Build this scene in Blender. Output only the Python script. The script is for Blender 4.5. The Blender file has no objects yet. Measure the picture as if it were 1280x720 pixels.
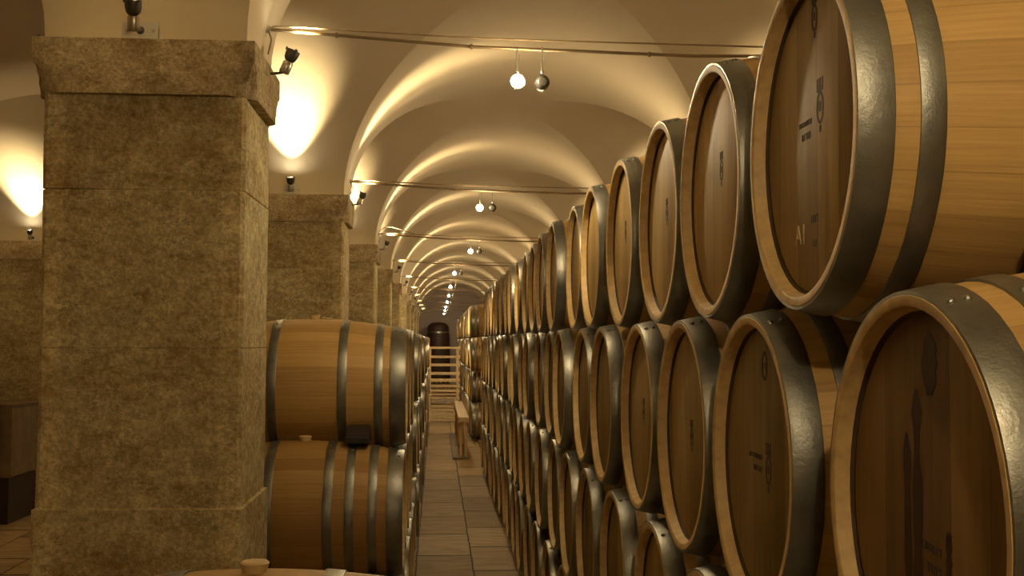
import bpy, bmesh, math, random
from mathutils import Vector, Matrix
random.seed(11)
PI = math.pi
scene = bpy.context.scene
COL = scene.collection

# ------------------------------------------------------------------ materials
def new_mat(name):
    m = bpy.data.materials.new(name); m.use_nodes = True
    nt = m.node_tree; nt.nodes.clear()
    out = nt.nodes.new('ShaderNodeOutputMaterial')
    b = nt.nodes.new('ShaderNodeBsdfPrincipled')
    nt.links.new(b.outputs[0], out.inputs[0])
    return m, nt, b

class G:
    """tiny node graph helper"""
    def __init__(s, nt): s.nt = nt
    def n(s, t, **kw):
        x = s.nt.nodes.new(t)
        for k, v in kw.items(): setattr(x, k, v)
        return x
    def put(s, sock, v):
        if hasattr(v, 'is_output'): s.nt.links.new(v, sock)
        else: sock.default_value = v
    def math(s, op, a, b=0.0, c=None, clamp=False):
        x = s.n('ShaderNodeMath', operation=op, use_clamp=clamp)
        s.put(x.inputs[0], a); s.put(x.inputs[1], b)
        if c is not None: s.put(x.inputs[2], c)
        return x.outputs[0]
    def sep(s, v):
        x = s.n('ShaderNodeSeparateXYZ'); s.put(x.inputs[0], v); return x.outputs
    def comb(s, a, b, c):
        x = s.n('ShaderNodeCombineXYZ')
        for i, v in enumerate((a, b, c)): s.put(x.inputs[i], v)
        return x.outputs[0]
    def noise(s, v, scale, detail=4, rough=.55, dist=0.0):
        x = s.n('ShaderNodeTexNoise'); s.put(x.inputs['Vector'], v)
        x.inputs['Scale'].default_value = scale; x.inputs['Detail'].default_value = detail
        x.inputs['Roughness'].default_value = rough; x.inputs['Distortion'].default_value = dist
        return x.outputs['Fac']
    def wn(s, v):
        x = s.n('ShaderNodeTexWhiteNoise', noise_dimensions='3D'); s.put(x.inputs['Vector'], v); return x.outputs['Value']
    def ramp(s, f, stops):
        x = s.n('ShaderNodeValToRGB'); s.put(x.inputs[0], f)
        e = x.color_ramp.elements
        while len(e) < len(stops): e.new(.5)
        for i, (p, c) in enumerate(stops):
            e[i].position = p; e[i].color = (*c, 1) if len(c) == 3 else c
        return x.outputs[0]
    def mix(s, f, a, b, mode='MIX'):
        x = s.n('ShaderNodeMix', data_type='RGBA', blend_type=mode)
        s.put(x.inputs[0], f)
        s.put(x.inputs[6], (*a, 1) if isinstance(a, tuple) and len(a) == 3 else a)
        s.put(x.inputs[7], (*b, 1) if isinstance(b, tuple) and len(b) == 3 else b)
        return x.outputs[2]
    def bump(s, h, strength, dist, b):
        x = s.n('ShaderNodeBump'); x.inputs['Strength'].default_value = strength
        x.inputs['Distance'].default_value = dist; s.put(x.inputs['Height'], h)
        s.nt.links.new(x.outputs[0], b.inputs['Normal'])
    def obj(s): return s.n('ShaderNodeTexCoord').outputs['Object']
    def rnd(s): return s.n('ShaderNodeObjectInfo').outputs['Random']
    def pos(s): return s.n('ShaderNodeNewGeometry').outputs['Position']

def stave_mat(name, light, dark, nst=30):
    m, nt, b = new_mat(name); g = G(nt)
    o = g.obj(); x, y, z = g.sep(o); r = g.rnd()
    ang = g.math('MULTIPLY', g.math('ARCTAN2', y, z), nst / (2 * PI))
    idx = g.math('FLOOR', ang); fr = g.math('FRACT', ang)
    tint = g.wn(g.comb(idx, g.math('MULTIPLY', r, 91.0), 0.0))
    gr = g.noise(g.comb(g.math('MULTIPLY', x, 2.2), g.math('MULTIPLY', ang, 5.0), g.math('MULTIPLY', r, 40.0)), 2.0, 6, .65)
    blot = g.noise(g.comb(x, y, g.math('ADD', z, g.math('MULTIPLY', r, 20.0))), 3.2, 3)
    f = g.math('ADD', g.math('MULTIPLY', gr, .55), g.math('MULTIPLY', tint, .32))
    f = g.math('ADD', f, g.math('MULTIPLY', g.math('SUBTRACT', r, .5), .35))
    c = g.ramp(f, [(.22, dark), (.72, light)])
    c = g.mix(g.math('MULTIPLY', g.math('SUBTRACT', blot, .55, clamp=True), 1.7, clamp=True), c, tuple(v * .55 for v in dark))
    edge = g.math('GREATER_THAN', g.math('ABSOLUTE', g.math('SUBTRACT', fr, .5)), .478)
    c = g.mix(g.math('MULTIPLY', edge, .28), c, tuple(v * .4 for v in dark))
    g.put(b.inputs['Base Color'], c)
    b.inputs['Roughness'].default_value = .55
    b.inputs['Specular IOR Level'].default_value = .35
    g.bump(g.math('SUBTRACT', gr, g.math('MULTIPLY', edge, .4)), .22, .004, b)
    return m

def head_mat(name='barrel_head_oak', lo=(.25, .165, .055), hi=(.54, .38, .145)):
    m, nt, b = new_mat(name); g = G(nt)
    o = g.obj(); x, y, z = g.sep(o); r = g.rnd()
    pl = g.math('MULTIPLY', g.math('ADD', y, g.math('MULTIPLY', r, .1)), 9.5)
    idx = g.math('FLOOR', pl); fr = g.math('FRACT', pl)
    tint = g.wn(g.comb(idx, g.math('MULTIPLY', r, 51.0), 2.0))
    gr = g.noise(g.comb(g.math('MULTIPLY', y, 34.0), g.math('MULTIPLY', z, 2.0), g.math('MULTIPLY', r, 30.0)), 1.6, 5, .6)
    f = g.math('ADD', g.math('MULTIPLY', gr, .5), g.math('MULTIPLY', tint, .3))
    f = g.math('ADD', f, g.math('MULTIPLY', g.math('SUBTRACT', r, .4), .3))
    c = g.ramp(f, [(.2, lo), (.8, hi)])
    edge = g.math('GREATER_THAN', g.math('ABSOLUTE', g.math('SUBTRACT', fr, .5)), .488)
    c = g.mix(g.math('MULTIPLY', edge, .45), c, (.06, .03, .01))
    # wine darkening soaked in near the top of some heads
    st = g.noise(g.comb(g.math('MULTIPLY', y, 8.0), g.math('MULTIPLY', z, 1.6), g.math('MULTIPLY', r, 77.0)), 1.0, 4)
    c = g.mix(g.math('MULTIPLY', g.math('SUBTRACT', st, .58, clamp=True), 3.0, clamp=True), c, (.07, .022, .010))
    g.put(b.inputs['Base Color'], c)
    b.inputs['Roughness'].default_value = .6; b.inputs['Specular IOR Level'].default_value = .25
    g.bump(g.math('SUBTRACT', gr, edge), .15, .003, b)
    return m

def metal_mat(name, base, rough, metallic=.85, nz=.5):
    m, nt, b = new_mat(name); g = G(nt)
    o = g.obj(); r = g.rnd(); x, y, z = g.sep(o)
    v = g.comb(g.math('ADD', x, g.math('MULTIPLY', r, 9.0)), y, z)
    n1 = g.noise(v, 9.0, 4); n2 = g.noise(v, 85.0, 5, .7)
    c = g.ramp(n1, [(.3, tuple(q * .6 for q in base)), (.7, base)])
    c = g.mix(g.math('MULTIPLY', g.math('SUBTRACT', g.noise(v, 5.0, 5), .60, clamp=True), 2.5, clamp=True), c, (.16, .10, .04))
    g.put(b.inputs['Base Color'], c)
    b.inputs['Metallic'].default_value = metallic
    g.put(b.inputs['Roughness'], g.math('ADD', rough - nz * .3, g.math('MULTIPLY', n2, nz * .6)))
    g.bump(n2, .35 * nz * 2, .003, b)
    return m

def plain(name, col, rough=.6, metallic=0.0, noise=.25, scale=20, bump=.1):
    m, nt, b = new_mat(name); g = G(nt)
    n = g.noise(g.obj(), scale, 4)
    g.put(b.inputs['Base Color'], g.ramp(n, [(.3, tuple(q * (1 - noise) for q in col)), (.7, col)]))
    b.inputs['Roughness'].default_value = rough; b.inputs['Metallic'].default_value = metallic
    if bump: g.bump(n, bump, .003, b)
    return m

def plaster_mat(name, col):
    m, nt, b = new_mat(name); g = G(nt)
    p = g.pos(); n = g.noise(p, .8, 5); n2 = g.noise(p, 14, 5)
    c = g.ramp(n, [(.3, tuple(q * .93 for q in col)), (.7, col)])
    g.put(b.inputs['Base Color'], c)
    b.inputs['Roughness'].default_value = .85; b.inputs['Specular IOR Level'].default_value = .2
    g.bump(g.math('ADD', n2, g.math('MULTIPLY', g.noise(p, 2.2, 2), 2.0)), .12, .02, b)
    return m

def stone_mat(name, ca, cb, margin=None):
    m, nt, b = new_mat(name); g = G(nt)
    o = g.obj(); x, y, z = g.sep(o); p = g.pos()
    px, py, pz = g.sep(p)
    v = g.comb(px, py, g.math('MULTIPLY', pz, 1.7))
    n1 = g.noise(v, 2.6, 4, .6, .5); n2 = g.noise(p, 30, 8, .82, 0.0); n3 = g.noise(g.comb(px, py, g.math('MULTIPLY', pz, 1.8)), 11, 6, .75, .6)
    f = g.math('ADD', g.math('MULTIPLY', n1, .25), g.math('ADD', g.math('MULTIPLY', n2, .42), g.math('MULTIPLY', n3, .38)))
    course = g.wn(g.comb(g.math('FLOOR', g.math('DIVIDE', g.math('SUBTRACT', z, .11), .55)), 3.0, 1.0))
    f = g.math('ADD', f, g.math('MULTIPLY', g.math('SUBTRACT', course, .5), .03))
    c = g.ramp(f, [(.43, cb), (.52, tuple((p1 + q1) / 2 for p1, q1 in zip(ca, cb))), (.61, ca)])
    pit = g.math('MULTIPLY', g.math('SUBTRACT', g.noise(v, 11, 6, .75), .62, clamp=True), 4.0, clamp=True)
    c = g.mix(pit, c, tuple(q * .35 for q in cb))
    w1 = g.noise(g.comb(px, py, g.math('MULTIPLY', pz, 3.2)), 3.4, 6, .72, .4)
    crack = g.math('LESS_THAN', g.math('ABSOLUTE', g.math('SUBTRACT', w1, .5)), .0055)
    brk = g.math('GREATER_THAN', g.noise(p, 4.0, 2), .5)
    crack = g.math('MULTIPLY', crack, brk)
    c = g.mix(g.math('MULTIPLY', crack, .6), c, tuple(q * .35 for q in cb))
    fine = g.noise(p, 75, 4, .7)
    c = g.mix(1.0, c, g.ramp(fine, [(.38, (.72, .71, .66)), (.6, (1.08, 1.08, 1.08))]), 'MULTIPLY')
    g.put(b.inputs['Base Color'], c)
    b.inputs['Roughness'].default_value = .9; b.inputs['Specular IOR Level'].default_value = .15
    h = g.math('SUBTRACT', g.math('ADD', g.math('ADD', n2, g.math('MULTIPLY', fine, .5)), g.math('MULTIPLY', n3, 1.4)), g.math('ADD', g.math('MULTIPLY', pit, .8), g.math('MULTIPLY', crack, .6)))
    if margin:
        k = g.math('LESS_THAN', g.math('ABSOLUTE', x), margin)
        h = g.math('MULTIPLY', h, g.math('ADD', .3, g.math('MULTIPLY', k, .7)))
    g.bump(h, .7, .022, b)
    return m

def floor_mat():
    m, nt, b = new_mat('stone_slabs'); g = G(nt)
    p = g.pos(); x, y, z = g.sep(p)
    wob = g.math('MULTIPLY', g.math('SUBTRACT', g.noise(p, 3.0, 3), .5), .03)
    v = g.comb(g.math('MULTIPLY', g.math('ADD', g.math('ADD', y, 40.3), wob), .4), g.math('ADD', g.math('ADD', x, 9.15), wob), 0.0)
    br = g.n('ShaderNodeTexBrick'); g.put(br.inputs['Vector'], v)
    br.inputs['Scale'].default_value = 1.0
    br.inputs['Brick Width'].default_value = .42; br.inputs['Row Height'].default_value = .45
    br.inputs['Mortar Size'].default_value = .008; br.inputs['Mortar Smooth'].default_value = .4
    br.inputs['Color1'].default_value = (.40, .29, .15, 1); br.inputs['Color2'].default_value = (.58, .44, .25, 1)
    br.inputs['Mortar'].default_value = (.06, .04, .02, 1); br.offset = .37
    n = g.noise(g.comb(g.math('MULTIPLY', x, 1.2), g.math('MULTIPLY', y, 4.0), 0.0), 2.6, 6, .65)
    dk = g.ramp(n, [(.3, (.62, .60, .55)), (.65, (1.05, 1.03, 1.0))])
    c = g.mix(1.0, br.outputs['Color'], dk, 'MULTIPLY')
    cr = g.math('MULTIPLY', g.math('SUBTRACT', g.noise(p, 7, 5, .7), .66, clamp=True), 5.0, clamp=True)
    c = g.mix(cr, c, (.07, .045, .025))
    g.put(b.inputs['Base Color'], c); b.inputs['Roughness'].default_value = .68
    b.inputs['Specular IOR Level'].default_value = .3
    g.bump(g.math('ADD', g.math('MULTIPLY', n, .6), g.math('SUBTRACT', 1.0, br.outputs['Fac'])), .5, .012, b)
    return m

def glow_mat(name, col, s):
    m, nt, b = new_mat(name)
    b.inputs['Base Color'].default_value = (*col, 1)
    b.inputs['Emission Color'].default_value = (*col, 1)
    b.inputs['Emission Strength'].default_value = s
    return m

M = dict(
    oak=stave_mat('oak_staves', (.60, .395, .145), (.32, .185, .055)),
    oakrim=plain('oak_stave_ends', (.62, .43, .18), .6, noise=.35, scale=30),
    croze=plain('charred_croze', (.07, .035, .014), .8, noise=.5, scale=12),
    head=head_mat(),
    head_shaded=head_mat('shaded_barrel_head_oak', (.13, .085, .025), (.34, .235, .08)),  # same head oak with shade painted into a darker colour
    hoop=metal_mat('galvanised_hoop_steel', (.30, .30, .265), .40),
    dark=plain('dark_stained_wood', (.05, .022, .012), .6, noise=.5),
    bung=plain('pale_bung', (.62, .46, .24), .5, noise=.15),
    stain=plain('wine_stain', (.028, .003, .002), .5, noise=.4, bump=0),
    ink=plain('branding_ink', (.035, .018, .010), .7, bump=0),
    chalk=plain('chalk', (.62, .50, .32), .9, bump=0),
    plaster=plaster_mat('cream_plaster', (.76, .67, .49)),
    endplaster=plaster_mat('grey_mauve_plaster', (.50, .43, .42)),
    stone=stone_mat('pier_limestone', (.92, .84, .54), (.48, .36, .17), .27),
    cap=stone_mat('capital_limestone', (.84, .73, .49), (.40, .29, .15)),
    floor=floor_mat(),
    iron=metal_mat('tie_rod_iron', (.30, .22, .12), .45, .6),
    steel=plain('brushed_lamp_metal', (.55, .52, .45), .32, .9, .1, 40, 0),
    lampdark=plain('dark_lamp_cup', (.10, .095, .08), .4, .6, .2, 40, 0),
    plate=plain('white_backplate', (.66, .64, .56), .5, 0, .08, 20, 0),
    cable=plain('cable_rubber', (.28, .20, .10), .6, 0, .2, 20, 0),
    pine=plain('raw_pine', (.84, .64, .36), .6, 0, .3, 12),
    greywood=plain('grey_brown_timber', (.30, .21, .12), .7, 0, .35, 10),
    black=plain('black_wedge', (.022, .016, .013), .6, 0, .3, 20),
    glass=plain('bottle_glass_and_labels', (.70, .66, .55), .35, 0, .5, 60, 0),
    glow=glow_mat('lamp_lens_glow', (1.0, .86, .62), 60.0),
    bigglow=glow_mat('hanging_bulb_glow', (1.0, .90, .70), 160.0),
)

# ------------------------------------------------------------------ mesh helpers
def link(name, me, mats, parent=None, loc=(0, 0, 0)):
    o = bpy.data.objects.new(name, me); COL.objects.link(o)
    o.location = loc
    if mats and not me.materials:
        for m in (mats if isinstance(mats, (list, tuple)) else [mats]): me.materials.append(m)
    if parent: o.parent = parent
    return o

def tomesh(bm, name, smooth=None):
    bmesh.ops.recalc_face_normals(bm, faces=bm.faces)
    me = bpy.data.meshes.new(name); bm.to_mesh(me); bm.free()
    if smooth is not None:
        for p in me.polygons: p.use_smooth = True
        me.set_sharp_from_angle(angle=math.radians(smooth))
    return me

def box(bm, x0, x1, y0, y1, z0, z1, bev=0.0, mi=0):
    t = bmesh.new()
    bmesh.ops.create_cube(t, size=1)
    for v in t.verts:
        v.co = Vector((x0 + (v.co.x + .5) * (x1 - x0), y0 + (v.co.y + .5) * (y1 - y0), z0 + (v.co.z + .5) * (z1 - z0)))
    if bev: bmesh.ops.bevel(t, geom=t.edges[:], offset=bev, segments=2, affect='EDGES')
    merge(bm, t, Matrix.Identity(4), mi)

def merge(bm, t, mat, mi=0):
    vm = {}
    for v in t.verts: vm[v] = bm.verts.new(mat @ v.co)
    for f in t.faces:
        try:
            nf = bm.faces.new([vm[v] for v in f.verts]); nf.material_index = mi; nf.smooth = f.smooth
        except ValueError: pass
    t.free()

def frame(axis):
    a = Vector(axis).normalized()
    h = Vector((0, 0, 1)) if abs(a.z) < .9 else Vector((1, 0, 0))
    u = a.cross(h).normalized(); return a, u, a.cross(u).normalized()

def lathe(bm, prof, seg=24, origin=(0, 0, 0), axis=(0, 0, 1), mi=0, a0=0, a1=2 * PI):
    """prof: list of (t along axis, r); r==0 makes a pole"""
    a, u, w = frame(axis); o = Vector(origin); rings = []
    for t, r in prof:
        if r <= 1e-7: rings.append([bm.verts.new(o + a * t)])
        else: rings.append([bm.verts.new(o + a * t + (u * math.cos(2 * PI * k / seg) + w * math.sin(2 * PI * k / seg)) * r) for k in range(seg)])
    for A, B in zip(rings, rings[1:]):
        for k in range(seg):
            k2 = (k + 1) % seg
            if len(A) == 1 and len(B) == 1: continue
            if len(A) == 1: f = bm.faces.new((A[0], B[k], B[k2]))
            elif len(B) == 1: f = bm.faces.new((A[k], B[0], A[k2]))
            else: f = bm.faces.new((A[k], B[k], B[k2], A[k2]))
            f.material_index = mi

def tube(bm, pts, r, seg=8, mi=0):
    pts = [Vector(p) for p in pts]; rings = []
    pu = None
    for i, p in enumerate(pts):
        d = (pts[min(i + 1, len(pts) - 1)] - pts[max(i - 1, 0)]).normalized()
        a, u, w = frame(d)
        if pu is not None:
            u = (pu - d * pu.dot(d)).normalized(); w = d.cross(u)
        pu = u
        rings.append([bm.verts.new(p + (u * math.cos(2 * PI * k / seg) + w * math.sin(2 * PI * k / seg)) * r) for k in range(seg)])
    for A, B in zip(rings, rings[1:]):
        for k in range(seg): bm.faces.new((A[k], B[k], B[(k + 1) % seg], A[(k + 1) % seg])).material_index = mi
    bm.faces.new(rings[0][::-1]); bm.faces.new(rings[-1])

def curve_pts(P, n=8):
    """Catmull-Rom through P"""
    P = [Vector(p) for p in P]; Q = [P[0]] + P + [P[-1]]; out = []
    for i in range(1, len(Q) - 2):
        for k in range(n):
            t = k / n; a, b, c, d = Q[i - 1], Q[i], Q[i + 1], Q[i + 2]
            out.append(.5 * ((2 * b) + (c - a) * t + (2 * a - 5 * b + 4 * c - d) * t * t + (3 * b - a - 3 * c + d) * t ** 3))
    out.append(P[-1]); return out

def thing(name, label, cat, loc, group=None, rz=0):
    o = bpy.data.objects.new(name, None); COL.objects.link(o); o.location = loc; o.rotation_euler.z = rz
    o.empty_display_size = .1
    o['label'] = label; o['category'] = cat
    if group: o['group'] = group
    return o
def tag(o, label, cat, group=None):
    o['label'] = label; o['category'] = cat
    if group: o['group'] = group
    return o
def structure(o, label=None):
    o['kind'] = 'structure'
    if label: o['label'] = label
    return o

# ------------------------------------------------------------------ place data
S = 4.2285                       # pier spacing
PF = 4.045                       # front face of the first pier
PD = .575                        # pier depth along the aisle
XL, XR = -.674, 2.02             # main aisle clear width
XW = -1.365
XL2 = -4.05                      # second aisle, left side
Z0, H = 2.832, 1.155             # springing, rise
NP = 10
def pf(k): return PF + S * k
PIERS = range(-2, NP)
Y_START = pf(-2) + PD; Y_END = pf(NP)

# ------------------------------------------------------------------ floor, walls, vaults
bm = bmesh.new(); box(bm, -5.6, 3.3, Y_START - .6, Y_END + .6, -.25, 0)
structure(link('floor', tomesh(bm, 'floor'), M['floor']), 'floor of large worn stone slabs')
bm = bmesh.new(); box(bm, -5.6, -5.3, Y_START - .6, Y_END + .6, 0, 5)
structure(link('wall_left', tomesh(bm, 'wl'), M['plaster']))
bm = bmesh.new(); box(bm, 3.0, 3.3, Y_START - .6, Y_END + .6, 0, 5)
structure(link('wall_right', tomesh(bm, 'wr'), M['plaster']))
bm = bmesh.new(); box(bm, -5.3, 3.0, Y_END, Y_END + .3, 0, 5)
structure(link('wall_end', tomesh(bm, 'we'), M['endplaster']))
bm = bmesh.new(); box(bm, -5.3, 3.0, Y_START - .3, Y_START, 0, 5)
structure(link('wall_back', tomesh(bm, 'wb'), M['plaster']))

def grid(bm, rows):
    vr = [[bm.verts.new(p) for p in r] for r in rows]
    for A, B in zip(vr, vr[1:]):
        for i in range(len(A) - 1):
            if (A[i].co - A[i + 1].co).length < 1e-6 and (B[i].co - B[i + 1].co).length < 1e-6: continue
            q = [A[i], A[i + 1], B[i + 1], B[i]]; u = []
            for v in q:
                if not any((v.co - w.co).length < 1e-7 for w in u): u.append(v)
            if len(u) >= 3: bm.faces.new(u)
b_ = (S - PD) / 2
AIS = [(XL2, XW), (XL, XR)]
bm = bmesh.new()
NT = 40
# tunnel pieces along the aisles (over each pier line, out to the groins)
for (xa, xb) in AIS:
    cx, a = (xa + xb) / 2, (xb - xa) / 2
    for k in list(range(-3, NP + 1)):
        y0, y1 = pf(k), pf(k) + PD
        rows = []
        for i in range(NT + 1):
            t = PI * i / NT; c = abs(math.cos(t)); e = b_ * (1 - c)
            x = cx - a * math.cos(t); z = Z0 + H * math.sin(t)
            ys = [y0 - e * (1 - j / 6) for j in range(6)] + [y0, (y0 + y1) / 2, y1] + [y1 + e * (j + 1) / 6 for j in range(6)]
            rows.append([(x, min(max(y, Y_START - .2), Y_END + .2), z) for y in ys])
        grid(bm, rows)
# cross pieces through the arcades
bounds = [(-5.4, None, AIS[0]), (None, AIS[0], AIS[1]), (3.1, AIS[1], None)]
for k in range(-3, NP):
    yc = pf(k) + PD + b_
    if pf(k + 1) < Y_START - .1 or pf(k) + PD > Y_END: continue
    for (fix, L, R) in bounds:
        rows = []
        for i in range(NT + 1):
            t = PI * i / NT; c = abs(math.cos(t)); y = yc - b_ * math.cos(t); z = Z0 + H * math.sin(t)
            if L: la = (L[1] - L[0]) / 2; xs0 = (L[0] + L[1]) / 2 + la * c; xs1 = L[1]
            else: xs0 = fix; xs1 = XL2 - .69
            if R: ra = (R[1] - R[0]) / 2; xe1 = (R[0] + R[1]) / 2 - ra * c; xe0 = R[0]
            else: xe1 = fix; xe0 = XR + .69
            xs = [xs0 + (xs1 - xs0) * j / 6 for j in range(6)] + [xs1, xe0] + [xe0 + (xe1 - xe0) * (j + 1) / 6 for j in range(6)]
            rows.append([(x, y, z) for x in xs])
        grid(bm, rows)
me = tomesh(bm, 'vault')
for p in me.polygons: p.use_smooth = True
structure(link('ceiling', me, M['plaster']), 'cream plastered groin vaults')

# piers ------------------------------------------------------------
def pier_mesh(w, d, top):
    bm = bmesh.new(); rings = []
    joints = [.66, 1.21, 1.76, 2.31]
    zs = [(0, .016)]
    for j in joints:
        base = .012 if j <= 1.21 else 0.0
        nxt = .012 if j < 1.21 else 0.0
        zs += [(j - .10, base), (j - .003, base), (j, base - .005), (j + .003, nxt), (j + .10, nxt)]
    zs += [(top, 0.0)]
    rnd = random.Random(4)
    for z, e in zs:
        hw, hd, c = w / 2 + e, d / 2 + e, .014
        pts = [(-hw + c, -hd), (0, -hd), (hw - c, -hd), (hw, -hd + c), (hw, hd - c), (hw - c, hd), (-hw + c, hd), (-hw, hd - c), (-hw, -hd + c)]
        rings.append([bm.verts.new((x + rnd.uniform(-.002, .002), y + rnd.uniform(-.002, .002), z)) for x, y in pts])
    for A, B in zip(rings, rings[1:]):
        n = len(A)
        for k in range(n): bm.faces.new((A[k], A[(k + 1) % n], B[(k + 1) % n], B[k]))
    bm.faces.new(rings[-1])
    return tomesh(bm, 'pier')
def cap_mesh(w, d, z0, z1):
    bm = bmesh.new(); e = .034
    hw, hd = w / 2 + e, d / 2 + e
    t = bmesh.new(); bmesh.ops.create_cube(t, size=1)
    for v in t.verts: v.co = Vector((v.co.x * 2 * hw, v.co.y * 2 * hd, z0 + (v.co.z + .5) * (z1 - z0)))
    bmesh.ops.subdivide_edges(t, edges=t.edges[:], cuts=23, use_grid_fill=True)
    for v in t.verts:                       # scalloped lower corners and a small worn lower edge
        for sx in (-1, 1):
            for sy in (-1, 1):
                c = Vector((sx * (hw + .045), sy * (hd + .045), z0 - .01)); dlt = v.co - c
                if dlt.length < .145:
                    f = .145 - dlt.length
                    v.co += Vector((-sx, -sy, 0)).normalized() * min(f * .75, .05)
        if v.co.z < z0 + .02 and abs(v.co.x) < hw - .1:
            v.co.z += 0
    merge(bm, t, Matrix.Identity(4))
    bmesh.ops.recalc_face_normals(bm, faces=bm.faces)
    return tomesh(bm, 'cap', 35)
pm_front = pier_mesh(XL - XW, PD, 2.66); cm = cap_mesh(XL - XW, PD, 2.64, Z0)
rows_x = {'main': (XL + XW) / 2, 'right': XR + .345, 'far_left': XL2 - .345}
ordn = ['first', 'second', 'third', 'fourth', 'fifth', 'sixth', 'seventh', 'eighth', 'ninth', 'tenth', 'eleventh', 'twelfth',
        'thirteenth', 'fourteenth', 'fifteenth', 'sixteenth', 'seventeenth', 'eighteenth', 'nineteenth', 'twentieth', 'twenty-first', 'twenty-second']
for rn, cx in rows_x.items():
    for k in PIERS:
        p = link('pier', pm_front, M['stone'], None, (cx, pf(k) + PD / 2, 0)); structure(p)
        where = {'main': 'between the two aisles', 'right': 'behind the right stack', 'far_left': 'across the left side aisle'}[rn]
        p['label'] = 'rough limestone pier %s' % where
        c = link('capital', cm, M['cap'], p); c['label'] = 'plain stone block capital with scalloped corners'

# ------------------------------------------------------------------ barrels
RB, RH, HL = .3405, .2885, .475           # bilge radius, end radius, half length
def rad(x): return RB - (RB - RH) * (abs(x) / HL) ** 1.9
AX = .3435
def body_bm(seg=56, n=18, full=True):
    bm = bmesh.new()
    pr = [(-HL + .034, .262), (-HL + .024, .2665), (-HL + .002, .2715), (-HL, .275), (-HL, .286), (-HL + .003, rad(HL) )]
    for i in range(1, n): pr.append((-HL + 2 * HL * i / n, rad(-HL + 2 * HL * i / n)))
    pr += [(-p, r) for p, r in [(-HL + .003, rad(HL)), (-HL, .286), (-HL, .275), (-HL + .002, .2715), (-HL + .024, .2665), (-HL + .034, .262)]]
    lathe(bm, pr, seg, axis=(1, 0, 0))
    for f in bm.faces:
        if HL - .036 < abs(f.calc_center_median().x) < HL - .023 and f.calc_center_median().yz.length < .268: f.material_index = 2
        elif abs(f.calc_center_median().x) > HL - .0012 or f.calc_center_median().yz.length < .2745: f.material_index = 1
    return bm
def hoop_bm(bm, x0, x1, seg=56, rivets=True, mi=0):
    t = .0035
    a, b2 = rad(x0), rad(x1)
    lathe(bm, [(x0, a - .002), (x0, a + t), (x0 + .002, a + t + .0008), (x1 - .002, b2 + t + .0008), (x1, b2 + t), (x1, b2 - .002)], seg, axis=(1, 0, 0), mi=mi)
    if rivets:
        for dx in ((.3, .7) if abs(x1 - x0) > .045 else (.5,)):
            for ph in (.38,):
                x = x0 + (x1 - x0) * dx; r = rad(x) + t
                c = Vector((x, -math.sin(ph) * r, math.cos(ph) * r)); n = Vector((0, -math.sin(ph), math.cos(ph)))
                lathe(bm, [(-.001, .007), (.002, .0062), (.0045, .0035), (.0052, 0)], 8, origin=c, axis=n, mi=mi)
def head_bm(seg=48):
    bm = bmesh.new()
    lathe(bm, [(.012, 0), (.012, .2635), (0, .2635), (-.004, .255), (-.004, 0)], seg, axis=(1, 0, 0))
    return bm
HOOPS = {7: [(0.001, .054), (.090, .126), (.272, .310)], 6: [(0.001, .078), (.112, .152), (.285, .328)], 8: [(0.001, .074), (.118, .158), (.222, .262), (.318, .360)]}
me_body = tomesh(body_bm(), 'stave_body', 40)
me_head = tomesh(head_bm(), 'barrel_head', 30)
me_hoops = {}
for nh, hs in HOOPS.items():
    L = []
    for a, c in hs:
        for s in (-1, 1):
            bm = bmesh.new()
            x0, x1 = (-HL + a, -HL + c) if s < 0 else (HL - c, HL - a)
            hoop_bm(bm, x0, x1); L.append(tomesh(bm, 'hoop', 40))
    me_hoops[nh] = L
bm = bmesh.new(); lathe(bm, [(RB - .01, .024), (RB + .002, .026), (RB + .018, .031), (RB + .022, .027), (RB + .022, 0)], 20)
me_bung = tomesh(bm, 'bung', 40)
# small far barrel : one mesh
me_far = {}
for nh, hs in HOOPS.items():
    bm = bmesh.new()
    t = body_bm(28, 10)
    for f in t.faces: f.smooth = True
    vm = {}
    for v in t.verts: vm[v] = bm.verts.new(v.co)
    for f in t.faces: bm.faces.new([vm[v] for v in f.verts]).material_index = f.material_index
    t.free()
    for a, c in hs:
        hoop_bm(bm, -HL + a, -HL + c, 28, False, 3); hoop_bm(bm, HL - c, HL - a, 28, False, 3)
    lathe(bm, [(-HL + .030, 0), (-HL + .030, .2635)], 28, axis=(1, 0, 0), mi=4)
    lathe(bm, [(HL - .030, .2635), (HL - .030, 0)], 28, axis=(1, 0, 0), mi=4)
    lathe(bm, [(RB - .01, .024), (RB + .02, .028), (RB + .022, 0)], 10, mi=5)
    me_far[nh] = tomesh(bm, 'far_barrel', 40)

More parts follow.
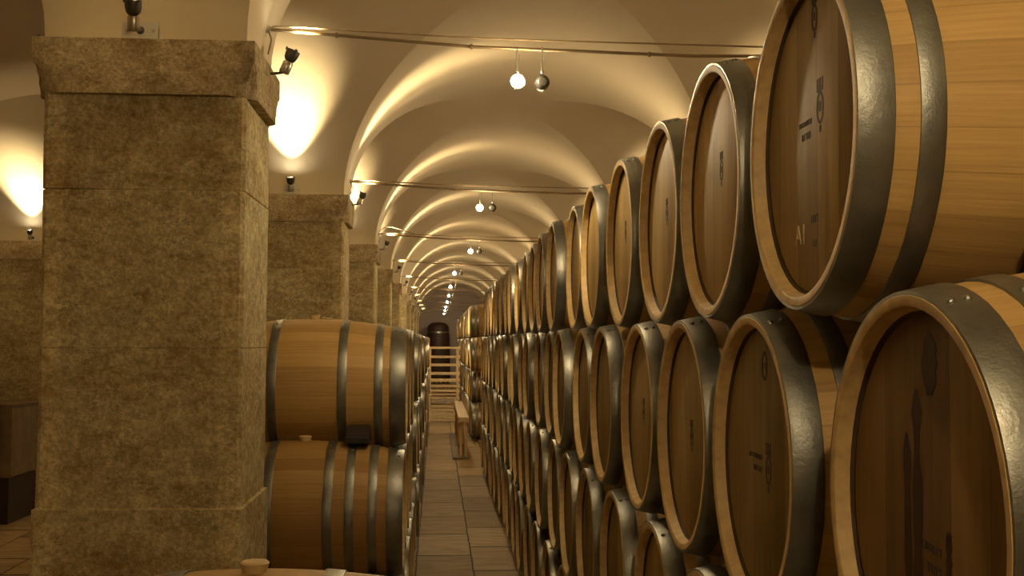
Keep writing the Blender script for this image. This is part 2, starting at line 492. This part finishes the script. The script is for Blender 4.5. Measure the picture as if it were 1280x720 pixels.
def build_proto(nh):
    root = thing('wine_barrel', 'oak wine barrel', 'barrel', (0, 0, 0))
    link('stave_body', me_body, [M['oak'], M['oakrim'], M['croze']], root, (0, 0, AX))
    for s in (-1, 1):
        h = link('barrel_head', me_head, M['head'], root, (s * (HL - .032), 0, AX))
        if s > 0: h.rotation_euler.z = PI
    for me in me_hoops[nh]: link('hoop', me, M['hoop'], root, (0, 0, AX))
    link('bung', me_bung, M['bung'], root, (0, 0, AX))
    return root
PROTO = {n: build_proto(n) for n in HOOPS}
used = {6: False, 7: False, 8: False}
def far_mats(me):
    if not me.materials:
        for q in ('oak', 'oakrim', 'croze', 'hoop', 'head', 'bung'): me.materials.append(M[q])
def place_barrel(x, y, zc, label, group, nh=6, detail=True, rx=None):
    if rx is None: rx = random.uniform(-.10, .10)
    if detail:
        if not used[nh]:
            r = PROTO[nh]; used[nh] = True
        else:
            r = PROTO[nh].copy(); COL.objects.link(r)
            for ch in PROTO[nh].children:
                c = ch.copy(); COL.objects.link(c); c.parent = r
        r.location = (x, y, zc - AX)
        for c in r.children: c.rotation_euler.x = rx if c.rotation_euler.z == 0 else -rx
    else:
        far_mats(me_far[nh])
        r = bpy.data.objects.new('wine_barrel', me_far[nh]); COL.objects.link(r)
        r.location = (x, y, zc); r.rotation_euler.x = rx
    r['label'] = label; r['category'] = 'barrel'; r['group'] = group
    return r

XH, PT = .620, .7076
ZR = [.382, .9675, 1.553, 2.1385]
special = {}
ROWN = {3: 'top row', 2: 'second row from the top', 1: 'third row from the top', 0: 'floor-level row'}
jy = {(3, 0): .03, (2, 1): .045, (3, 2): -.01, (3, 3): -.02, (3, 4): -.02, (3, 5): -.02}
GR = {3: 'right stack, top row of barrels', 2: 'right stack, second row of barrels', 1: 'right stack, third row of barrels', 0: 'right stack, floor row of barrels'}
for row in (3, 2, 1, 0):
    y0 = {3: 1.903, 2: 1.4972 - PT, 1: 1.95 - PT, 0: 1.4972 - 2 * PT}[row]
    if row == 3: y0 = 1.903
    vis = {3: 0, 2: 1.2, 1: 3.1, 0: 5.4}[row]
    k = 0; nvis = 0
    while y0 + PT * k < 15.75:
        y = y0 + PT * k
        if y > vis:
            lab = 'oak barrel, %s showing from the camera, %s of long right stack' % (ordn[nvis], {3: 'top row', 2: 'second row down', 1: 'third row down', 0: 'floor row'}[row])
            idx = nvis; nvis += 1
        else:
            idx = -1
            lab = 'oak barrel at the near base of the right stack, below the right frame edge'
        j = random.uniform(-.012, .012)
        if row == 3 and idx == 0: lab = 'largest oak barrel, nearest in the top row at upper right, chalk A1 on its head'; j = 0
        if row == 2 and idx == 0: lab = 'big wine-stained oak barrel cut off at the lower right corner'; j = 0
        if row == 2 and idx == 1: lab = 'oak barrel with black crest stamp, second in the row below the top one'; j = 0
        if idx in (1, 2, 3): j *= .4
        nh = 7
        dx = j
        dx += {(3, 0): -.004, (3, 2): .013, (3, 3): .015, (3, 4): .014, (3, 5): .018, (2, 1): -.006, (2, 3): .006, (2, 4): -.012}.get((row, idx), 0)
        b0 = place_barrel(XH + HL + dx, y + jy.get((row, idx), 0), ZR[row] + (.014 if (row, idx) == (2, 0) else 0), lab, GR[row] if idx >= 0 else 'right stack base barrels out of frame', nh, y < 11.5, None if idx > 1 or idx < 0 else 0)
        special[(row, idx)] = b0
        if row < 3:  # heads below the top row get the painted-in shade
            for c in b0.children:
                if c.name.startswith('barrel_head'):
                    c.material_slots[0].link = 'OBJECT'; c.material_slots[0].material = M['head_shaded']
        k += 1
# far right stack
for row in (3, 2, 1, 0):
    y0 = 20.95 + (0 if row in (3, 1) else -PT / 2)
    for k in range(22):
        y = y0 + PT * k
        if k == 0: lab = 'belly-showing barrel at near end of far right stack, %s' % ROWN[row]
        else: lab = 'tiny barrel in the far right stack beyond the bench, %s' % ROWN[row]
        place_barrel(XH + HL + random.uniform(-.015, .015), y, ZR[row], lab, 'far right stack, ' + ROWN[row], random.choice((7, 7, 6)), False)

# left stacks, one per bay between piers
XLH = -.150
lab_left = {
    (2, 0): 'nearer upper oak barrel of the left stack with three pairs of hoops', (1, 0): 'lower left oak barrel with eight hoops beside the stone pier'}
PL = .676
for bay in range(0, 5):
    off = S * bay
    for row, n in ((2, 3), (1, 4), (0, 5)):
        y0 = {2: 5.93, 1: 5.592, 0: 5.254}[row] + off
        for k in range(n):
            nh = 8 if (row == 1 and k == 0) or random.random() < .3 else 6
            if row == 2 and k == 0 and bay == 0: nh = 6
            rown = {2: 'upper', 1: 'middle', 0: 'floor'}[row]
            if bay == 0: lab = lab_left.get((row, k), 'oak barrel in the %s row of the nearest left stack, %s behind the pier' % (rown, ordn[k]))
            elif bay == 1: lab = 'oak barrel, %s row of left stack past second pier, %s back' % (rown, ordn[k])
            else: lab = 'tiny barrel in the %s row of the far left stacks past the third pier' % rown
            grp = 'left stack barrels by the first pier' if bay == 0 else ('left stack barrels past the second pier' if bay == 1 else 'far left stack barrels, %s row' % rown)
            place_barrel(XLH - HL + (0 if bay == 0 and k == 0 else random.uniform(-.012, .012)), y0 + PL * k,
                         {2: .382 + 2 * .588, 1: .382 + .588, 0: .382}[row], lab, grp, nh, bay == 0 or (bay == 1 and k == 0), None if k else 0)
# foreground barrel and what carries it
place_barrel(-.385, 2.515, .955, 'oak barrel whose top just rises into the bottom of the frame', 'foreground barrels', 6, True, 0)
for y in (2.165, 2.865):
    place_barrel(-.385, y, .376, 'oak barrel beneath the foreground barrel, below the frame', 'foreground barrels', 6, True, 0)
# cabinet against the far left pier
t = thing('wooden_cabinet', 'dark brown wooden cabinet standing against the far left pier', 'cabinet', (-4.96, 11.45, 0))
bm = bmesh.new(); box(bm, 0, .86, 0, .8, .45, 1.13, .012); link('cabinet_body', tomesh(bm, 'cab'), M['greywood'], t)
bm = bmesh.new(); box(bm, .02, .84, .02, .78, 0, .45, .008); link('plinth', tomesh(bm, 'plinth'), M['dark'], t)
bm = bmesh.new(); box(bm, -.01, .87, -.012, .81, 1.13, 1.155, .005); link('top_board', tomesh(bm, 'topb'), M['greywood'], t)
bm = bmesh.new(); box(bm, .05, .77, -.018, 0, .49, 1.09, .006); link('door', tomesh(bm, 'doorp'), M['greywood'], t)

# timber bearers under every stack
bm = bmesh.new(); box(bm, -.045, .045, 0, 1, 0, .052, .004); me_bear = tomesh(bm, 'bearer')
def bearer(x, y0, y1, lab, zt=.0555):
    o = link('timber_bearer', me_bear, M['greywood'], None, (x, y0, 0)); o.scale = (1, y1 - y0, zt / .052)
    tag(o, lab, 'timber bearer', 'timber bearers under the barrels')
for dx, s in ((.16, 'aisle-side'), (.79, 'wall-side')):
    bearer(XH + dx, -.2, 15.9, '%s timber bearer under the long right barrel stack' % s)
    bearer(XH + dx, 20.1, 36.3, '%s timber bearer under the far right barrel stack' % s)
    bearer(-.385 - HL + dx, 1.75, 3.28, '%s timber bearer under the foreground barrels' % s, .0495)
    for bay in range(5):
        bearer(XLH - 2 * HL + dx, 4.86 + S * bay, 8.24 + S * bay, '%s timber bearer under left stack %d from the near pier' % (s, bay + 1))

# wedges
def wedge(name, x0, x1, y0, y1, zb, zt, label, flip):
    bm = bmesh.new()
    ya, yb = (y0, y1) if not flip else (y1, y0)
    pts = [(ya, zb), (yb, zb), (yb, zt), ((ya * .35 + yb * .65), zt), (ya, zb + (zt - zb) * .45)]
    A = [bm.verts.new((x0, y - y0, z - zb)) for y, z in pts]; B = [bm.verts.new((x1, y - y0, z - zb)) for y, z in pts]
    bm.faces.new(A); bm.faces.new(B[::-1])
    for k in range(5): bm.faces.new((A[k], B[k], B[(k + 1) % 5], A[(k + 1) % 5]))
    bmesh.ops.bevel(bm, geom=bm.edges[:], offset=.008, segments=3, affect='EDGES')
    return tag(link(name, tomesh(bm, name, 40), M['black'], None, (0, y0, zb)), label, 'wedge', 'black barrel wedges')
wedge('barrel_wedge', .845, .96, 1.47, 1.60, 1.893, 1.985, 'black wedge between the two nearest right barrels at the frame edge', False)
wedge('barrel_wedge', -.425, -.312, 5.46, 5.62, 1.303, 1.385, 'black wedge under the upper left barrel', False)

# marks on heads ------------------------------------------------------------
def head_of(b): return [c for c in b.children if c.name.startswith('barrel_head') and c.location.x < 0][0]
def decal(parent, name, polys, mat, label=None, off=-.0046):
    """polys: list of outlines in head plane (y,z); thin prisms"""
    bm = bmesh.new()
    for P in polys:
        A = [bm.verts.new((off, y, z)) for y, z in P]; B = [bm.verts.new((off + .0012, y, z)) for y, z in P]
        n = len(P); bm.faces.new(A); bm.faces.new(B[::-1])
        for k in range(n): bm.faces.new((A[k], B[k], B[(k + 1) % n], A[(k + 1) % n]))
    o = link(name, tomesh(bm, name), mat, parent)
    if label: o['label'] = label
    return o
def rect(y, z, w, h, r=0.0):
    c, s = math.cos(r), math.sin(r)
    return [(y + a * w / 2 * c - b * h / 2 * s, z + a * w / 2 * s + b * h / 2 * c) for a, b in ((-1, -1), (1, -1), (1, 1), (-1, 1))]
def ringpoly(y, z, a, b, t, n=16, a0=0, a1=2 * PI):
    out = []
    for k in range(n):
        p, q = a0 + (a1 - a0) * k / n, a0 + (a1 - a0) * (k + 1) / n
        out.append([(y + math.cos(p) * a, z + math.sin(p) * b), (y + math.cos(q) * a, z + math.sin(q) * b),
                    (y + math.cos(q) * (a - t), z + math.sin(q) * (b - t)), (y + math.cos(p) * (a - t), z + math.sin(p) * (b - t))])
    return out
def crest(y, z, s=1.0):
    P = ringpoly(y, z - .006 * s, .017 * s, .027 * s, .0055 * s)
    P += [rect(y, z + .024 * s, .030 * s, .007 * s)]
    for d in (-.012, 0, .012): P += [rect(y + d * s, z + .034 * s, .006 * s, .016 * s)]
    P += [rect(y, z - .004 * s, .010 * s, .016 * s), rect(y, z - .040 * s, .009 * s, .011 * s)]
    return P
def scribble(y, z, w, h, seed, slope=0.0):
    """illegible stamped lettering: rows of short strokes"""
    r = random.Random(seed); P = []; x = -w / 2
    while x < w / 2:
        cw = r.uniform(.5, .9) * h
        k = r.random()
        yy, zz = y + x, z + slope * x
        P.append(rect(yy, zz, h * .2, h, r.uniform(-.1, .1)))
        if k > .3: P.append(rect(yy + cw * .35, zz + (h * .4 if k > .6 else -h * .4), cw * .6, h * .18))
        if k < .5: P.append(rect(yy + cw * .6, zz, h * .18, h * .9))
        x += cw * 1.25
    return P
def text_decal(parent, body, y, z, size, mat, name, label, rot=0.0):
    cu = bpy.data.curves.new('lettering', 'FONT'); cu.body = body; cu.size = size; cu.extrude = .0006
    cu.align_x = 'CENTER'; cu.align_y = 'CENTER'; cu.resolution_u = 3
    o = bpy.data.objects.new('tmp', cu); COL.objects.link(o)
    bpy.context.view_layer.update()
    dg = bpy.context.evaluated_depsgraph_get()
    me = bpy.data.meshes.new_from_object(o.evaluated_get(dg))
    bpy.data.objects.remove(o)
    # text plane XY facing +Z  ->  facing -X : text right = -Y (seen from the aisle), up = +Z
    R = Matrix(((0, 0, -1, 0), (-1, 0, 0, 0), (0, 1, 0, 0), (0, 0, 0, 1))) @ Matrix.Rotation(rot, 4, 'Z')
    me.transform(Matrix.Translation((-.0046, y, z)) @ R)
    t = link(name, me, mat, parent); t['label'] = label; return t

h = head_of(special[(3, 0)])
decal(h, 'crest_stamp', crest(-.045, .055, 1.05), M['ink'], 'black stamped crest with crown')
decal(h, 'stamped_lettering', scribble(.035, .035, .07, .009, 3) + scribble(.03, .012, .045, .012, 4), M['ink'], 'faint dark stamped lettering')
decal(h, 'crest_stamp', crest(-.02, .215, .9), M['ink'], 'dark round stamp near the top')
text_decal(h, 'A1', .062, -.160, .05, M['chalk'], 'chalk_mark', 'pale chalk letters A1')
decal(h, 'handwritten_mark', scribble(-.012, -.137, .035, .014, 8) + scribble(-.012, -.178, .02, .013, 9), M['ink'], 'small black handwritten mark')
h = head_of(special[(2, 1)])
decal(h, 'crest_stamp', crest(-.052, -.004, 1.1), M['ink'], 'black stamped crest with crown')
decal(h, 'stamped_lettering', scribble(.035, .010, .09, .010, 13) + scribble(.02, -.014, .05, .011, 14), M['ink'], 'dark stamped lettering')
decal(h, 'crest_stamp', ringpoly(-.03, .19, .02, .03, .008) + scribble(-.03, .19, .03, .012, 5), M['ink'], 'dark round stamp near the top')
def blob(y, z, a, b, seed, n=26):
    r = random.Random(seed)
    return [(y + math.cos(2 * PI * k / n) * a * r.uniform(.8, 1.1), z + math.sin(2 * PI * k / n) * b * r.uniform(.92, 1.05)) for k in range(n)]
def drip(y, z0, z1, w, seed, n=14):
    r = random.Random(seed); L = []; R_ = []
    for k in range(n + 1):
        z = z0 + (z1 - z0) * k / n; q = w / 2 * r.uniform(.55, 1.2) * (1 if 0 < k < n else .3)
        L.append((y - q, z)); R_.append((y + q, z))
    return L + R_[::-1]
h = head_of(special[(2, 0)])
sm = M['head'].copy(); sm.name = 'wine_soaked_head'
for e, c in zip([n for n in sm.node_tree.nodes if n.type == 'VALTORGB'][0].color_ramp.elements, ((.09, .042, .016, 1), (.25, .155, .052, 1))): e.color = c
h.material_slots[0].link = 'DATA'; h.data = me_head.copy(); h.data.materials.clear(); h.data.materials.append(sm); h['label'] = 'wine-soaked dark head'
decal(h, 'wine_stain', [drip(.055, .10, -.25, .024, 1)], M['stain'], 'dark red wine drip')
decal(h, 'wine_stain', [drip(.022, .16, -.255, .030, 2)], M['stain'], 'dark red wine drip')
decal(h, 'wine_stain', [drip(-.072, -.015, -.095, .018, 3)], M['stain'], 'short dark red bar of wine')
decal(h, 'wine_stain', [blob(-.02, .195, .024, .042, 6)], M['stain'], 'dark red splash near the top')
decal(h, 'stamped_lettering', scribble(-.02, -.045, .055, .011, 23, .1) + scribble(-.025, -.072, .045, .013, 24, .1), M['ink'], 'dark stamped lettering')
for (rw, ix), (yy, zz) in {(3, 1): (-.03, .05), (3, 2): (-.02, .03), (2, 2): (-.03, .0), (3, 3): (0, .04), (2, 3): (.0, .02)}.items():
    h = head_of(special[(rw, ix)])
    decal(h, 'crest_stamp', crest(yy, zz, .9), M['ink'], 'small dark stamped crest')

# ------------------------------------------------------------------ lamps
P_BULB = 3.0
WARM = (1.0, .74, .40)
def add_spot(loc, d, power, cone, blend, size, parent=None):
    l = bpy.data.lights.new('spot_light', 'SPOT'); l.energy = power; l.color = WARM
    l.spot_size = math.radians(cone); l.spot_blend = blend; l.shadow_soft_size = size
    o = bpy.data.objects.new('spot_light', l); COL.objects.link(o)
    o.location = loc; o.rotation_mode = 'QUATERNION'; o.rotation_quaternion = Vector(d).to_track_quat('-Z', 'Y')
    return o
# fixture meshes: local +Z is the aiming direction, origin at the swivel
bm = bmesh.new(); lathe(bm, [(-.004, 0), (-.004, .021), (0, .0235), (.045, .0235), (.05, .021), (.05, 0)], 24); me_sock = tomesh(bm, 'socket', 40)
bm = bmesh.new(); lathe(bm, [(.050, .010), (.056, .020), (.066, .027), (.085, .0305), (.106, .031), (.106, .028), (.096, .027), (.096, 0)], 24)
for a in (0, 2.1, 4.2):
    t = bmesh.new(); box(t, -.006, .006, .028, .036, .098, .112, .001); merge(bm, t, Matrix.Rotation(a, 4, 'Z'))
me_cup = tomesh(bm, 'cup', 40)
bm = bmesh.new(); lathe(bm, [(.098, .0268), (.101, .018), (.102, 0)], 20); me_lens = tomesh(bm, 'lens', 40)
bm = bmesh.new(); box(bm, -.064, .064, -.006, .0, -.034, .034, .003); me_plate = tomesh(bm, 'plate', 30)
bm = bmesh.new(); lathe(bm, [(0, .006), (.003, .0055), (.004, 0)], 12, origin=(0, -.006, 0), axis=(0, -1, 0))
me_scr = tomesh(bm, 'screws', 40)
def wall_lamp(px, py, pz, nrm, aim, label, group, plate=True, reach=.055, power=20, cone=60, sc=1.0):
    """nrm: wall normal (horizontal). plate lamps carry a rectangular backplate."""
    rz = math.atan2(nrm[1], nrm[0]) + PI / 2
    t = thing('wall_spotlight', label, 'lamp', (px, py, pz), group)
    N = Vector((*nrm, 0))
    if plate:
        p = link('backplate', me_plate, M['plate'], t); p.rotation_euler.z = rz
        for sx in (-1, 1): link('screw', me_scr, M['steel'], p, (sx * .044, 0, 0))
    bm = bmesh.new(); e = N * reach + Vector((0, 0, -.022 if plate else 0))
    lathe(bm, [(-.002, .014), (.008, .014), (.010, .006)], 16, axis=N)
    tube(bm, curve_pts([(0, 0, 0), N * reach * .5 + Vector((0, 0, -.006)), e]), .0055)
    link('arm', tomesh(bm, 'arm', 40), M['lampdark'], t)
    q = Vector(aim).normalized().to_track_quat('Z', 'Y')
    for nm, me, mt in (('socket', me_sock, M['steel']), ('lamp_cup', me_cup, M['lampdark']), ('lens', me_lens, M['glow'])):
        o = link(nm, me, mt, t, e); o.rotation_mode = 'QUATERNION'; o.rotation_quaternion = q
        o.scale = (sc,) * 3
        if nm == 'lens': o['label'] = 'glowing lens'
    w = Vector((px, py, pz)) + e + Vector(aim).normalized() * .112 * sc
    add_spot(w, aim, power, cone, 1.0, .02)
    return t
P_FRONT, P_SIDE, P_HANG = 104, 74, 15
for k in PIERS:
    if k < -1: continue
    y = pf(k); far = k >= 4
    n = ordn[k] if k >= 0 else None
    cx = rows_x['main']
    L = lambda what: (what % n) if n and k < 5 else None
    # row between the aisles
    wall_lamp(cx - .02, y, 2.868, (0, -1), (0, -.22, 1), L('up-pointing spotlight on a white plate above the %s pier from the camera') or 'tiny up-pointing spotlight on a distant pier front', 'pier front spotlights', True, .09, P_FRONT * .9, 72, .92)
    wall_lamp(XL, y + .345, 2.812, (1, 0), (.42, 0, 1), L('tilted spotlight on the aisle side of the %s pier, below the tie rod') or 'tiny tilted spotlight on a distant pier side', 'aisle side spotlights', False, .085, P_SIDE, 62, .85)
    # the row behind the right-hand barrels
    wall_lamp(rows_x['right'], y, 2.868, (0, -1), (0, -.22, 1), 'up-pointing spotlight above the piers behind the right stack', 'right pier front spotlights', True, .09, P_FRONT * .9, 72, .92)
    wall_lamp(XR, y + .27, 2.812, (-1, 0), (-.42, 0, 1), 'tilted spotlight on the aisle side of the piers behind the right stack', 'right pier side spotlights', False, .085, P_SIDE * .22, 110, .85)
    if k <= 4:
        wall_lamp(XW, y + .16, 2.862, (-1, 0), (-.8, .5, .12), 'tilted spotlight at the left edge of the nearest pier capital' if k == 0 else 'tilted spotlight on the side aisle face of a pier', 'side aisle spotlights', False, .03, P_SIDE * .5, 62, .7)
        wall_lamp(rows_x['far_left'] + .1, y, 2.868, (0, -1), (0, -.22, 1), 'up-pointing spotlight above the far left pier, left frame edge' if k == 2 else 'up-pointing spotlight above a pier across the side aisle', 'far left pier spotlights', True, .09, P_FRONT * .9, 72, .92)

# tie rods, cables, hanging lamps ------------------------------------------
bm = bmesh.new()
tube(bm, curve_pts([(0, 0, 0), (0, -.004, .016), (0, .004, .026), (0, .014, .020), (0, .014, -.02), (0, .004, -.045), (0, 0, -.075)]), .0035, 8)
lathe(bm, [(-.078, .004), (-.074, .007), (-.066, .007), (-.062, .004)], 10)
tube(bm, [(.010, .004, -.002), (.010, .004, -.045)], .002, 6)
me_hook = tomesh(bm, 'hook', 50)
bm = bmesh.new(); lathe(bm, [(-.036, 0), (-.034, .016), (-.024, .024), (-.008, .0275), (-.004, .030), (.006, .030), (.008, .028), (.026, .031), (.03, .029), (.03, .024), (.016, .02), (.016, 0)], 28, axis=(0, -1, 0))
me_hcup = tomesh(bm, 'hanging_cup', 40)
bm = bmesh.new(); lathe(bm, [(.016, .020), (.028, .024), (.038, .020), (.045, .010), (.047, 0)], 24, axis=(0, -1, 0)); me_hbulb = tomesh(bm, 'bulb', 60)
def hang_lamp(x, y, z, dirs, label, group, lit_power):
    t = thing('hanging_spotlight', label, 'lamp', (x, y, z), group)
    link('hook', me_hook, M['steel'], t)
    rz = 0 if dirs < 0 else PI
    c = link('lamp_cup', me_hcup, M['lampdark'], t, (0, 0, -.112)); c.rotation_euler = (.12 if dirs < 0 else -.12, 0, 0) if dirs < 0 else (-.12, 0, PI)
    b = link('bulb', me_hbulb, M['bigglow'], t, (0, 0, -.112)); b.rotation_euler = c.rotation_euler; b['label'] = 'glowing bulb'
    add_spot((x, y + dirs * .055, z - .118), (.04, dirs, -.36), lit_power, 120, .8, .03)
    l = bpy.data.lights.new('bulb_light', 'POINT'); l.energy = P_BULB; l.color = WARM; l.shadow_soft_size = .03
    o = bpy.data.objects.new('bulb_light', l); COL.objects.link(o); o.location = (x, y + dirs * .075, z - .118)
    return t
ROD_Y = .375
for k in range(-1, NP):
    y = pf(k) + ROD_Y; n = ordn[k] if k >= 0 else 'overhead'
    nm = ('%s' % n) if k < 5 else None
    t = thing('tie_rod', ('iron tie rod across the aisle, %s from the camera' % nm) if nm and k >= 0 else ('iron tie rod above the camera' if k < 0 else 'thin distant iron tie rod across the vault'), 'tie rod', (XL, y, 2.985), 'iron tie rods')
    bm = bmesh.new(); W_ = XR - XL
    tube(bm, [(0.005, 0, 0), (W_ * .3, 0, -.052), (W_ * .62, 0, -.070), (W_ - .005, 0, -.05)], .0065 if k < 1 else .008, 8)
    for q in (.28, .8, 1.5): lathe(bm, [(-.006, .006), (-.005, .010), (.005, .010), (.006, .006)], 10, origin=(q, 0, -.052 * q / (W_ * .3) if q < .82 else (-.052 - (q - .8) * .022)), axis=(1, 0, 0))
    link('rod', tomesh(bm, 'rod', 50), M['iron'], t)
    for s in (0, 1):
        bm = bmesh.new(); sx = 1 if s == 0 else -1
        lathe(bm, [(0, .032), (.006, .032), (.010, .026), (.010, .016), (.026, .014), (.030, 0)], 20, origin=(0 if s == 0 else W_, 0, 0 if s == 0 else -.05), axis=(sx, 0, 0))
        link('anchor_plate', tomesh(bm, 'anchor', 40), M['steel'], t)
    # cable running along the rod, looping to the lamp socket
    bm = bmesh.new()
    pts = [(.02, -.01, -.10), (.035, -.03, -.05), (.03, -.03, -.005), (.12, -.014, .006), (.5, -.010, -.008), (W_ * .35, -.010, -.022), (W_ * .7, -.01, -.030), (W_ - .04, -.008, -.040)]
    tube(bm, curve_pts(pts, 6), .0035 if k < 1 else .0045, 6)
    if k == 2: tube(bm, curve_pts([(.02, -.01, -.02), (.05, -.01, .05), (.16, -.01, .075), (.42, -.01, .0)], 6), .0045, 6)
    o = link('power_cable', tomesh(bm, 'cable', 50), M['cable'], None, (XL, y, 2.985))
    tag(o, ('power cable along the %s tie rod from the camera' % nm) if nm and k >= 0 else 'power cable along a tie rod', 'cable', 'power cables')
    lx = [.305, .316, .372, .257, .247][k] if 0 <= k < 5 else .26
    zz = 2.91
    hang_lamp(lx, y, zz, -1, ('lit hanging spotlight facing the camera on the %s tie rod' % nm) if nm and k >= 0 else 'distant lit hanging spotlight facing the camera', 'hanging spotlights facing the camera', P_HANG)
    hang_lamp(lx + .097, y, zz, 1, ('hanging spotlight seen from behind on the %s tie rod' % nm) if nm and k >= 0 else 'distant hanging spotlight turned away', 'hanging spotlights turned away', P_HANG * (9 if k == 4 else 2.5 if k == 3 else 1.5))

# ------------------------------------------------------------------ rack, bench, vat
t = thing('slatted_rack', 'tall pale wooden slatted rack standing across the aisle', 'rack', (-.195, 25.45, 0))
W_, D_, HH = .69, .62, 1.655
for x in (.03, W_ - .05):
    for y in (0, D_):
        bm = bmesh.new(); box(bm, x, x + .045, y, y + .045, 0, HH - .02, .004); link('post', tomesh(bm, 'post'), M['pine'], t)
zs = [1.64, 1.44, 1.26, 1.07, .92, .80, .70, .62, .54, .36, .28, .20, .12, .05]
for i, z in enumerate(zs):
    bm = bmesh.new(); e = .03 if i == 0 else 0
    box(bm, -e, W_ + e, -.022, 0, z - (.025 if z > .65 else .015), z + (.02 if z > .65 else .014), .003); link('rail', tomesh(bm, 'rail'), M['pine'], t)
    bm = bmesh.new(); box(bm, 0, W_, D_ + .045, D_ + .065, z - .02, z + .02, .003); link('back_rail', tomesh(bm, 'rail'), M['pine'], t)
    if i % 2 == 0 or i < 6:
        bm = bmesh.new(); box(bm, W_ - .005, W_ + .02, -.05, D_ + .05, z - .045, z + .035, .003); link('side_rail', tomesh(bm, 'side'), M['pine'], t)
        bm = bmesh.new(); box(bm, .0, .02, 0, D_, z - .03, z + .01, .003); link('side_rail', tomesh(bm, 'side'), M['pine'], t)
for z in (.80, .92):
    bm = bmesh.new()
    for q in range(6): box(bm, .06 + q * .1, .13 + q * .1, 0.03, D_, z - .045, z - .03, .002)
    link('shelf', tomesh(bm, 'shelf'), M['pine'], t)
bm = bmesh.new(); lathe(bm, [(0, 0), (0, .034), (.004, .037), (.18, .037), (.21, .016), (.27, .014), (.275, 0)], 14, axis=(0, 1, 0)); me_bot = tomesh(bm, 'bottle', 40)
i = 0
for z, n in ((.93, 6), (.81, 6)):
    for q in range(n):
        o = link('bottle', me_bot, M['glass'], None, (-.195 + .115 + q * .092, 25.50, z - .035 + .005 + .005))
        tag(o, 'pale bottle end on the %s filled shelf of the slatted rack' % ('upper' if z > .9 else 'lower'), 'bottle', 'bottles on the %s shelf of the rack' % ('upper' if z > .9 else 'lower'))

t = thing('plank_bench', 'long narrow pale wooden bench along the right stack, past the middle of the aisle', 'bench', (.335, 17.43, 0))
bm = bmesh.new(); box(bm, 0, .158, 0, 4.7, .56, .64, .006); link('bench_top', tomesh(bm, 'top'), M['pine'], t)
for y in (.12, 2.3, 4.45):
    for x in (.02, .10):
        bm = bmesh.new(); box(bm, x, x + .04, y, y + .05, .035, .56, .003); link('leg', tomesh(bm, 'leg'), M['pine'], t)
bm = bmesh.new(); box(bm, -.08, .17, 0, 4.6, 0, .035, .004); link('foot_board', tomesh(bm, 'foot'), M['greywood'], t)

t = thing('upright_vat', 'dark upright wooden vat closing the far end of the aisle', 'vat', (.06, 44.9, 0))
bm = bmesh.new(); lathe(bm, [(0, 0), (0, .47), (1.2, .46), (2.30, .42), (2.42, .37), (2.50, .25), (2.53, 0)], 40); link('vat_body', tomesh(bm, 'vat', 40), M['dark'], t)
for z in (.25, .8, 1.4, 2.1):
    bm = bmesh.new(); r = .472 - .018 * z
    lathe(bm, [(z, r - .01), (z, r + .004), (z + .06, r + .002), (z + .06, r - .01)], 40); link('hoop', tomesh(bm, 'vat_hoop', 40), M['hoop'], t)

# ------------------------------------------------------------------ camera
cam = bpy.data.cameras.new('camera'); co = bpy.data.objects.new('camera', cam); COL.objects.link(co)
yaw, pitch, roll, Fp = .0652, .0464, .0044, 1435.86
f = Vector((math.sin(yaw) * math.cos(pitch), math.cos(yaw) * math.cos(pitch), math.sin(pitch)))
r = Vector((math.cos(yaw), -math.sin(yaw), 0)); u = r.cross(f)
r2 = r * math.cos(roll) + u * math.sin(roll); u2 = -r * math.sin(roll) + u * math.cos(roll)
m3 = Matrix((r2, u2, -f)).transposed()
co.matrix_world = Matrix.Translation((0, 0, 1.7896)) @ m3.to_4x4()
cam.sensor_width = 36; cam.lens = Fp / 1280 * 36; cam.clip_end = 200; cam.clip_start = .05
scene.camera = co

w = bpy.data.worlds.new('world'); scene.world = w; w.use_nodes = True
w.node_tree.nodes['Background'].inputs[0].default_value = (0, 0, 0, 1)
w.node_tree.nodes['Background'].inputs[1].default_value = 0
vs = scene.view_settings
vs.view_transform = 'Standard'; vs.look = 'None'; vs.gamma = 1; vs.use_curve_mapping = False
vs.exposure = 0.62
scene.cycles.use_denoising = True
scene.cycles.max_bounces = 8; scene.cycles.diffuse_bounces = 5
scene.cycles.use_light_tree = True
